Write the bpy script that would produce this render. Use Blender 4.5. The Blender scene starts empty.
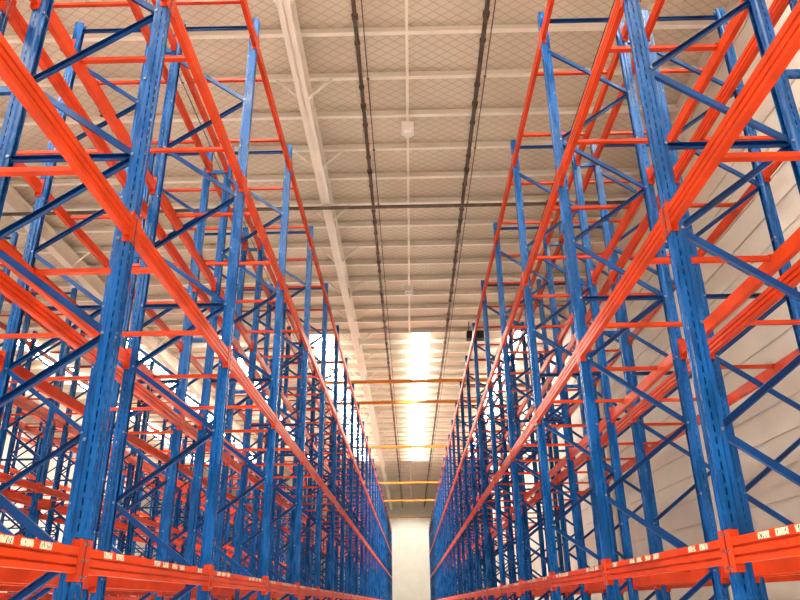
import bpy, math, random
from mathutils import Vector, Matrix
random.seed(4)
H=1.5
sc=bpy.context.scene
sc.view_settings.view_transform='Standard'
sc.view_settings.exposure=-0.12
for lk in ('Medium High Contrast','Standard - Medium High Contrast'):
    try:
        sc.view_settings.look=lk; print('look',lk); break
    except Exception as e: print(e)

# ---------------- helpers
class MB:
    def __init__(s): s.v=[];s.f=[]
    def quad(s,a,b,c,d):
        n=len(s.v); s.v+= [tuple(a),tuple(b),tuple(c),tuple(d)]; s.f.append((n,n+1,n+2,n+3))
    def box(s,x0,x1,y0,y1,z0,z1):
        n=len(s.v)
        s.v+=[(x0,y0,z0),(x1,y0,z0),(x1,y1,z0),(x0,y1,z0),(x0,y0,z1),(x1,y0,z1),(x1,y1,z1),(x0,y1,z1)]
        for f in ((0,3,2,1),(4,5,6,7),(0,1,5,4),(1,2,6,5),(2,3,7,6),(3,0,4,7)): s.f.append(tuple(n+i for i in f))
    def ext(s,prof,p,q,up=(0,0,1)):
        p=Vector(p);q=Vector(q);d=(q-p).normalized();u=Vector(up)
        side=d.cross(u).normalized(); u=side.cross(d).normalized()
        n=len(s.v);m=len(prof)
        for o in (p,q):
            for a,b in prof: s.v.append(tuple(o+side*a+u*b))
        for i in range(m):
            j=(i+1)%m; s.f.append((n+i,n+j,n+m+j,n+m+i))
        s.f.append(tuple(n+i for i in range(m-1,-1,-1))); s.f.append(tuple(n+m+i for i in range(m)))
    def cyl(s,p,q,r,k=10):
        s.ext([(r*math.cos(2*math.pi*i/k),r*math.sin(2*math.pi*i/k)) for i in range(k)],p,q,(0,0,1) if abs((Vector(q)-Vector(p)).normalized().z)<.9 else (0,1,0))
    def mesh(s,name,mat):
        m=bpy.data.meshes.new(name); m.from_pydata(s.v,[],s.f); m.materials.append(mat); m.update(); return m
def obj(name,mesh,parent=None,loc=(0,0,0)):
    o=bpy.data.objects.new(name,mesh); sc.collection.objects.link(o); o.location=loc
    if parent: o.parent=parent
    return o
def empty(name,loc=(0,0,0)):
    return obj(name,None,None,loc)

def mat(name,col,rough=.5,metal=0,noise=0.0,nscale=5,emit=None,bump=0,spec=.5,stretch=None,rv=0):
    m=bpy.data.materials.new(name); m.use_nodes=True; nt=m.node_tree; b=nt.nodes['Principled BSDF']
    b.inputs['Base Color'].default_value=(*col,1); b.inputs['Roughness'].default_value=rough; b.inputs['Metallic'].default_value=metal
    b.inputs['Specular IOR Level'].default_value=spec
    if emit:
        b.inputs['Emission Color'].default_value=(*emit[0],1); b.inputs['Emission Strength'].default_value=emit[1]
    if noise:
        tc=nt.nodes.new('ShaderNodeTexCoord'); n=nt.nodes.new('ShaderNodeTexNoise'); n.inputs['Scale'].default_value=nscale; n.inputs['Detail'].default_value=6
        src=tc.outputs['Object']
        if stretch:
            mp=nt.nodes.new('ShaderNodeMapping'); mp.inputs['Scale'].default_value=stretch; nt.links.new(src,mp.inputs['Vector']); src=mp.outputs['Vector']
        nt.links.new(src,n.inputs['Vector'])
        r=nt.nodes.new('ShaderNodeValToRGB'); r.color_ramp.elements[0].position=.3; r.color_ramp.elements[1].position=.7
        r.color_ramp.elements[0].color=(*[c*(1-noise) for c in col],1); r.color_ramp.elements[1].color=(*[min(1,c*(1+noise)) for c in col],1)
        nt.links.new(n.outputs['Fac'],r.inputs['Fac']); nt.links.new(r.outputs['Color'],b.inputs['Base Color'])
        if rv:
            mr=nt.nodes.new('ShaderNodeMapRange'); mr.inputs[1].default_value=.35; mr.inputs[2].default_value=.65; mr.inputs[3].default_value=rough-rv; mr.inputs[4].default_value=rough+rv
            nt.links.new(n.outputs['Fac'],mr.inputs[0]); nt.links.new(mr.outputs[0],b.inputs['Roughness'])
        if bump:
            bp=nt.nodes.new('ShaderNodeBump'); bp.inputs['Strength'].default_value=bump; bp.inputs['Distance'].default_value=.02; nt.links.new(n.outputs['Fac'],bp.inputs['Height']); nt.links.new(bp.outputs['Normal'],b.inputs['Normal'])
    return m
M_blue=mat('blue_powder_coat',(0.002,0.088,0.28),.27,0.0,.35,3,spec=.38,stretch=(4,4,.8),rv=.09,bump=.25)
M_brace=mat('blue_brace_coat',(0.002,0.056,0.20),.3,0.0,.25,3,spec=.35)
M_orange=mat('orange_powder_coat',(0.54,0.055,0.009),.32,0,.2,3,spec=.28)
M_yel=mat('yellow_paint',(0.75,0.27,0.03),.5,0,.1,3)
M_steel=mat('zinc_bolt',(0.25,0.3,0.35),.4,.8)
M_cream=mat('cream_painted_steel',(0.88,0.83,0.72),.55,0,.05,2)
M_wall=mat('wall_panel_paint',(0.76,0.72,0.63),.6,0,.05,1.2)
M_pipe=mat('dark_pipe',(0.14,0.11,0.09),.5,.3,.3,4)
M_black=mat('black_plastic',(0.02,0.02,0.02),.5)
M_white=mat('white_enamel',(0.85,0.83,0.78),.4)
M_sky=mat('translucent_skylight',(0.9,0.9,0.9),.5,0,emit=((1,.98,.93),26))
M_floor=mat('polished_concrete',(0.76,0.73,0.67),.4,0,.08,.8)

def ceil_mat():
    m=bpy.data.materials.new('insulated_roof_facing'); m.use_nodes=True; nt=m.node_tree; b=nt.nodes['Principled BSDF']; b.inputs['Roughness'].default_value=.6
    tc=nt.nodes.new('ShaderNodeTexCoord'); waves=[]
    for a in (math.radians(55),math.radians(-55)):
        mp=nt.nodes.new('ShaderNodeMapping'); mp.inputs['Rotation'].default_value=(0,0,a); nt.links.new(tc.outputs['Object'],mp.inputs['Vector'])
        w=nt.nodes.new('ShaderNodeTexWave'); w.inputs['Scale'].default_value=1.8; w.bands_direction='X'; nt.links.new(mp.outputs['Vector'],w.inputs['Vector'])
        r=nt.nodes.new('ShaderNodeValToRGB'); r.color_ramp.elements[0].position=0; r.color_ramp.elements[0].color=(1,1,1,1); r.color_ramp.elements[1].position=.05; r.color_ramp.elements[1].color=(0,0,0,1)
        nt.links.new(w.outputs['Fac'],r.inputs['Fac']); waves.append(r)
    mx=nt.nodes.new('ShaderNodeMath'); mx.operation='MAXIMUM'; nt.links.new(waves[0].outputs['Color'],mx.inputs[0]); nt.links.new(waves[1].outputs['Color'],mx.inputs[1])
    n=nt.nodes.new('ShaderNodeTexNoise'); n.inputs['Scale'].default_value=.6; nt.links.new(tc.outputs['Object'],n.inputs['Vector'])
    r=nt.nodes.new('ShaderNodeValToRGB'); r.color_ramp.elements[0].position=.35; r.color_ramp.elements[1].position=.65
    r.color_ramp.elements[0].color=(.65,.575,.465,1); r.color_ramp.elements[1].color=(.72,.645,.53,1); nt.links.new(n.outputs['Fac'],r.inputs['Fac'])
    mix=nt.nodes.new('ShaderNodeMix'); mix.data_type='RGBA'; nt.links.new(mx.outputs[0],mix.inputs[0]); nt.links.new(r.outputs['Color'],mix.inputs[6]); mix.inputs[7].default_value=(.50,.43,.34,1)
    nt.links.new(mix.outputs[2],b.inputs['Base Color']); return m
M_ceil=ceil_mat()
def label_mat():
    m=bpy.data.materials.new('load_label'); m.use_nodes=True; nt=m.node_tree; b=nt.nodes['Principled BSDF']; b.inputs['Roughness'].default_value=.5
    tc=nt.nodes.new('ShaderNodeTexCoord'); mp=nt.nodes.new('ShaderNodeMapping'); mp.inputs['Scale'].default_value=(1,70,45); nt.links.new(tc.outputs['Object'],mp.inputs['Vector'])
    n=nt.nodes.new('ShaderNodeTexVoronoi'); n.inputs['Scale'].default_value=1; nt.links.new(mp.outputs['Vector'],n.inputs['Vector'])
    r=nt.nodes.new('ShaderNodeValToRGB'); r.color_ramp.interpolation='CONSTANT'; r.color_ramp.elements[0].color=(.15,.12,.08,1); r.color_ramp.elements[1].position=.36; r.color_ramp.elements[1].color=(.7,.62,.45,1)
    nt.links.new(n.outputs['Distance'],r.inputs['Fac']); nt.links.new(r.outputs['Color'],b.inputs['Base Color']); return m
M_label=label_mat()

# ---------------- rack geometry (local: x 0..D depth, y world, z world)
D=1.10; BAY=2.8; Y0=4.3
frames=[Y0+BAY*k for k in range(-4,26)]
ZT=7.2+H
levels=[.26+H-.07,2.44+H-.07,4.6+H-.07,6.78+H-.07]
uprights=MB()
def upright(xf,sg,y):
    P=lambda d,yy,z:(xf+sg*d,y+yy,z)
    def strip(a,b,z0,z1):
        uprights.quad(P(a[0],a[1],z0),P(b[0],b[1],z0),P(b[0],b[1],z1),P(a[0],a[1],z1))
    pitch=.075; n=int((ZT-.05)/pitch)
    z0=.01
    def holed(a,b,h=.03):
        z=z0
        for i in range(n):
            strip(a,b,z,z+pitch-h); z+=pitch
        strip(a,b,z,ZT)
    w=.048
    pts=[(0,-w),(0,-.036),(0,-.026),(0,-.016),(.008,-.010),(.008,.010),(0,.016),(0,.026),(0,.036),(0,w)]
    for i in range(len(pts)-1):
        if i in (1,7): holed(pts[i],pts[i+1])
        else: strip(pts[i],pts[i+1],z0,ZT)
    for s in (-1,1):
        strip((0,s*w),(.032,s*w),z0,ZT); holed((.032,s*w),(.040,s*w),.045); strip((.040,s*w),(.068,s*w),z0,ZT)
        strip((.068,s*w),(.08,s*.034),z0,ZT); strip((.08,s*.034),(.105,s*.034),z0,ZT); strip((.105,s*.034),(.105,s*.02),z0,ZT)
    a,b=sorted((xf-sg*.02,xf+sg*.13))
    uprights.box(a,b,y-.075,y+.075,0,.012)
braces=MB()
U=[(-.016,-.023),(.016,-.023),(.016,-.019),(-.012,-.019),(-.012,.019),(.016,.019),(.016,.023),(-.016,.023)]
bolts=MB()
for y in frames:
    upright(0,1,y); upright(D,-1,y)
    xa,xb=.07,D-.07
    z=.36; fr=False
    while z+.7<ZT-.1:
        p=(xb if not fr else xa,y,z); q=(xa if not fr else xb,y,z+.7)
        braces.ext(U,p,q)
        z+=.7; fr=not fr
    for z in (.22,4.56,ZT-.12): braces.ext(U,(xa,y,z),(xb,y,z))
    z=.36
    while z<ZT:
        for x in (.09,D-.09): bolts.box(x-.01,x+.01,y-.043,y+.043,z-.01,z+.01)
        z+=.7
beams=MB(); conn=MB(); bars=MB()
BP=[(.05,0),(.05,.030),(.038,.034),(.038,.042),(.05,.046),(.05,.080),(.038,.084),(.038,.092),(.05,.096),(.05,.14),(.028,.14),(.028,.118),(0,.118),(0,0)]
for bi in range(len(frames)-1):
    ya=frames[bi]+.052; yb=frames[bi+1]-.052
    for z in levels:
        for xf,sg in ((0,1),(D,-1)):
            off=-.004
            prof=[(xf+sg*(off+.05-a),b) for a,b in BP]
            n=len(beams.v);m=len(prof)
            for yy in (ya+.004,yb-.004):
                for a,b in prof: beams.v.append((a,yy,z+b))
            for i in range(m):
                j=(i+1)%m; beams.f.append((n+i,n+j,n+m+j,n+m+i))
            beams.f.append(tuple(n+i for i in range(m))); beams.f.append(tuple(n+m+i for i in range(m-1,-1,-1)))
            for yy,s in ((ya,-1),(yb,1)):
                a,b=sorted((xf-sg*.008,xf-sg*.003)); c,d=sorted((yy-s*.03,yy+s*.042))
                conn.box(a,b,c,d,z-.045,z+.185)
                a,b=sorted((xf-sg*.008,xf+sg*.055)); c,d=sorted((yy-s*.0,yy-s*.006))
                conn.box(a,b,c,d,z-.045,z+.185)
                for zz in (-.02,.07,.16):
                    a,b=sorted((xf-sg*.016,xf-sg*.008)); yc=yy+s*.022
                    bolts.box(a,b,yc-.008,yc+.008,z+zz-.008,z+zz+.008)
        for t in (.25,.75):
            yc=frames[bi]+BAY*t
            bars.box(.052,D-.052,yc-.025,yc+.025,z+.083,z+.118)
            for x in (.02,D-.02-.06): bars.box(x+.01,x+.05,yc-.035,yc+.035,z+.118,z+.1215)
spac=MB()
for y in frames:
    for z in (2.0,5.2,8.2): spac.box(D,D+.25,y-.02,y+.02,z-.03,z+.03)
me={'uprights':uprights.mesh('uprights',M_blue),'braces':braces.mesh('braces',M_brace),'beams':beams.mesh('beams',M_orange),
    'connectors':conn.mesh('connectors',M_orange),'support_bars':bars.mesh('support_bars',M_orange),'bolts':bolts.mesh('bolts',M_steel)}
m_sp=spac.mesh('row_spacers',M_blue)
XL=-1.90-D; XR=1.82
rows=[(XR,True),(XR+D+.25,False),(XL,False),(XL-D-.25,True),(XL-D-.25-3.7-D,False),(XL-D*3-.5-3.7,True),
      (XL-D*3-.5-7.4-D,False),(XL-D*5-.75-7.4,True)]
racks=[]
for x,sp in rows:
    e=empty('pallet_rack',(x,0,0)); racks.append(e)
    for k,m in me.items(): obj(k,m,e)
    if sp: obj('row_spacers',m_sp,e)
for e,xf,sg in ((racks[0],0,-1),(racks[2],D,1)):
    L=MB()
    for bi in range(len(frames)-1):
        z=levels[0]
        for t in ((.10,.17,.24,.62,.69,.76,.83) if bi%2 else (.12,.19,.45,.52,.60,.67,.86)):
            yc=frames[bi]+BAY*t
            x0,x1=sorted((xf+sg*.0045,xf+sg*.006)); L.box(x0,x1,yc-.065,yc+.065,z+.1,z+.135)
    obj('load_labels',L.mesh('load_labels',M_label),e)

# ---------------- building
YB,YE=-14,80; XLW,XRW=-21,6.2; ZC=10.3+H
def single(name,mb,m): return obj(name,mb.mesh(name,m))
b=MB(); b.box(XLW,XRW,YB,YE,-.2,0); single('floor',b,M_floor)
b=MB(); b.box(XLW,XRW,YB,YE,ZC,ZC+.15); single('ceiling',b,M_ceil)
def ribwall(x,sg):
    b=MB(); z=0; 
    b.box(*sorted((x,x+sg*.15)),YB,YE,0,ZC)
    while z<ZC-.2:
        b.box(*sorted((x-sg*.03,x)),YB,YE,z+.02,z+.47); z+=.5
    return b
single('wall_right',ribwall(XRW,1),M_wall); single('wall_left',ribwall(XLW,-1),M_wall)
b=MB(); b.box(XLW,XRW,YE,YE+.15,0,ZC)
x=XLW+.1
while x<XRW-1: b.box(x+.02,x+.98,YE-.02,YE,0,ZC); x+=1
single('wall_end',b,M_wall)
b=MB(); y=YB+.6; pur=[]
while y<YE-.3:
    pur.append(y)
    b.box(XLW,XRW,y-.045,y+.045,ZC-.20,ZC-.192); b.box(XLW,XRW,y+.037,y+.045,ZC-.192,ZC); b.box(XLW,XRW,y-.045,y-.037,ZC-.192,ZC-.17)
    y+=1.25
single('roof_purlins',b,M_cream)
for rx in (-2.05,-10.3,-18.6):
    e=empty('roof_girder',(rx,0,0)); b=MB()
    zt=ZC-.2; zb=zt-.5
    b.box(-.12,.12,YB,YE,zb,zb+.015); b.box(-.12,.12,YB,YE,zt-.015,zt); b.box(-.006,.006,YB,YE,zb,zt)
    for y in pur[::4]:
        b.box(-.12,.12,y+.5,y+.51,zb,zt)
    obj('i_beam',b.mesh('i_beam',M_cream),e)
    f=MB()
    for y in pur[::2]:
        for s in (-1,1):
            f.ext([(-.02,-.02),(.02,-.02),(.02,.02),(-.02,.02)],(s*.1,y,zb+.02),(s*.6,y,zt+.02))
    obj('fly_braces',f.mesh('fly_braces',M_cream),e)
for y in range(-10,80,8):
    b=MB(); x=XRW-.03
    b.box(x-.35,x-.335,y-.12,y+.12,0,ZC-.2); b.box(x-.015,x,y-.12,y+.12,0,ZC-.2); b.box(x-.335,x-.015,y-.006,y+.006,0,ZC-.2); b.box(x-.45,x,y-.2,y+.2,0,.03)
    single('steel_column',b,M_cream)
b=MB()
for x,hw in ((-16,.4),(-11.9,.4),(-7.8,.4),(-3.6,.4),(.55,.36),(4.6,.4)):
    for ya,yb in ((25.5,54),(-11,7)):  # near range is out of view, added as extra overhead light
        for p in pur:
            if ya<p<yb: b.box(x-hw,x+hw,p+.09,p+1.16,ZC-.03,ZC-.002)
single('skylight_panels',b,M_sky)
for px,r,nm,dz in ((-.85,.04,'sprinkler_pipe',.42),(1.55,.045,'sprinkler_pipe',.42),(-6.5,.04,'sprinkler_pipe',.42)):
    e=empty(nm,(px,0,0)); b=MB(); z=ZC-dz
    b.cyl((0,YB,z),(0,YE-.1,z),r)
    for i,p in enumerate(pur):
        b.cyl((0,p,z),(0,p,ZC-.2),.008,6); b.cyl((0,p-.03,z),(0,p+.03,z),r+.018)
        if i%2==0:
            b.cyl((0,p+.6,z-.12),(0,p+.6,z),.012,6); b.cyl((0,p+.6,z-.13),(0,p+.6,z-.115),.04,8)
            b.cyl((0,p+.55,z),(0,p+.65,z),r+.022)
    obj('pipe_run',b.mesh('pipe_run',M_pipe),e)
for cx in (-.72,1.72,-4.6,3.9):
    b=MB(); b.cyl((cx,YB,ZC-.225),(cx,YE-.1,ZC-.225),.011,6)
    for p in pur[::2]: b.box(cx-.03,cx+.03,p-.02,p+.02,ZC-.215,ZC-.2)
    single('cable_run',b,M_pipe)
b=MB(); z=ZC-.78
b.cyl((XLW+.1,15.8,z),(XRW-.1,15.8,z),.045)
single('sprinkler_main',b,M_pipe)
e=empty('lighting_conduit',(.1,0,0)); b=MB(); b.box(-.03,.03,YB,YE-.1,ZC-.26,ZC-.2); obj('tray',b.mesh('tray',M_cream),e)
b=MB(); LY=(13.1,22,31,40,49)
for y in LY:
    b.box(-.14,.14,y-.14,y+.14,ZC-.46,ZC-.26); b.box(-.08,.08,y-.08,y+.08,ZC-.54,ZC-.46)
obj('lamp_housings',b.mesh('lamp_housings',M_white),e)
e=empty('ceiling_projector_light',(2.75,26,0)); b=MB(); z=ZC-.5
b.box(-.4,.4,-.2,.2,z-.25,z+.05); b.cyl((-.3,0,z),(-.3,0,ZC),.015,6); b.cyl((.3,0,z),(.3,0,ZC),.015,6); b.cyl((0,-.26,z-.1),(0,-.2,z-.1),.11,16)
obj('housing',b.mesh('housing',M_black),e)
for k in (7,8,11,15,18,22):
    y=Y0+BAY*k; b=MB()
    b.box(XL,XR+D,y-.05,y+.05,ZT,ZT+.10)
    for x in (XL+.05,XL+D-.05,XR+.05,XR+D-.05): b.box(x-.06,x+.06,y-.06,y+.06,ZT,ZT+.008)
    single('cross_aisle_tie',b,M_yel)

# ---------------- added fill spots above every aisle, bounced off the pale floor to the ceiling
def spot(x,y,W,ang,rx=0):
    l=bpy.data.lights.new('added_fill_spot','SPOT'); l.energy=W; l.spot_size=math.radians(ang); l.spot_blend=.5; l.shadow_soft_size=.12; l.color=(1,.95,.87)
    o=bpy.data.objects.new('added_fill_spot',l); sc.collection.objects.link(o); o.location=(x,y,ZC-.6); o.rotation_euler=(rx,0,0)
for y in (-10,-5,0,4,8.5,13.1,17.5,22,26.5,31,35.5,40,44.5,49,54,59,64,69,74):
    spot(.0 if y not in LY else .1,y,11500,24)
spot(0,70,4500,80,math.radians(48))  # added wash to brighten the end wall
for y in range(-10,78,8):
    spot(-6.25,y,18000,24); spot(-12.4,y,15000,24)

w=bpy.data.worlds.new('w'); sc.world=w; w.use_nodes=True
w.node_tree.nodes['Background'].inputs[0].default_value=(1,.96,.9,1); w.node_tree.nodes['Background'].inputs[1].default_value=1.8

f=702.0; vy=Vector((12,-305,-f)).normalized(); vz=Vector((-23,1617,-f))
vz=(vz-vy*vz.dot(vy)).normalized(); vx=vy.cross(vz)
R=Matrix((vx,vy,vz))
cam=bpy.data.cameras.new('camera'); co=bpy.data.objects.new('camera',cam); sc.collection.objects.link(co)
cam.sensor_width=36; cam.lens=f/800*36; cam.clip_end=300
co.matrix_world=Matrix.Translation((0,0,H))@R.to_4x4()
sc.camera=co
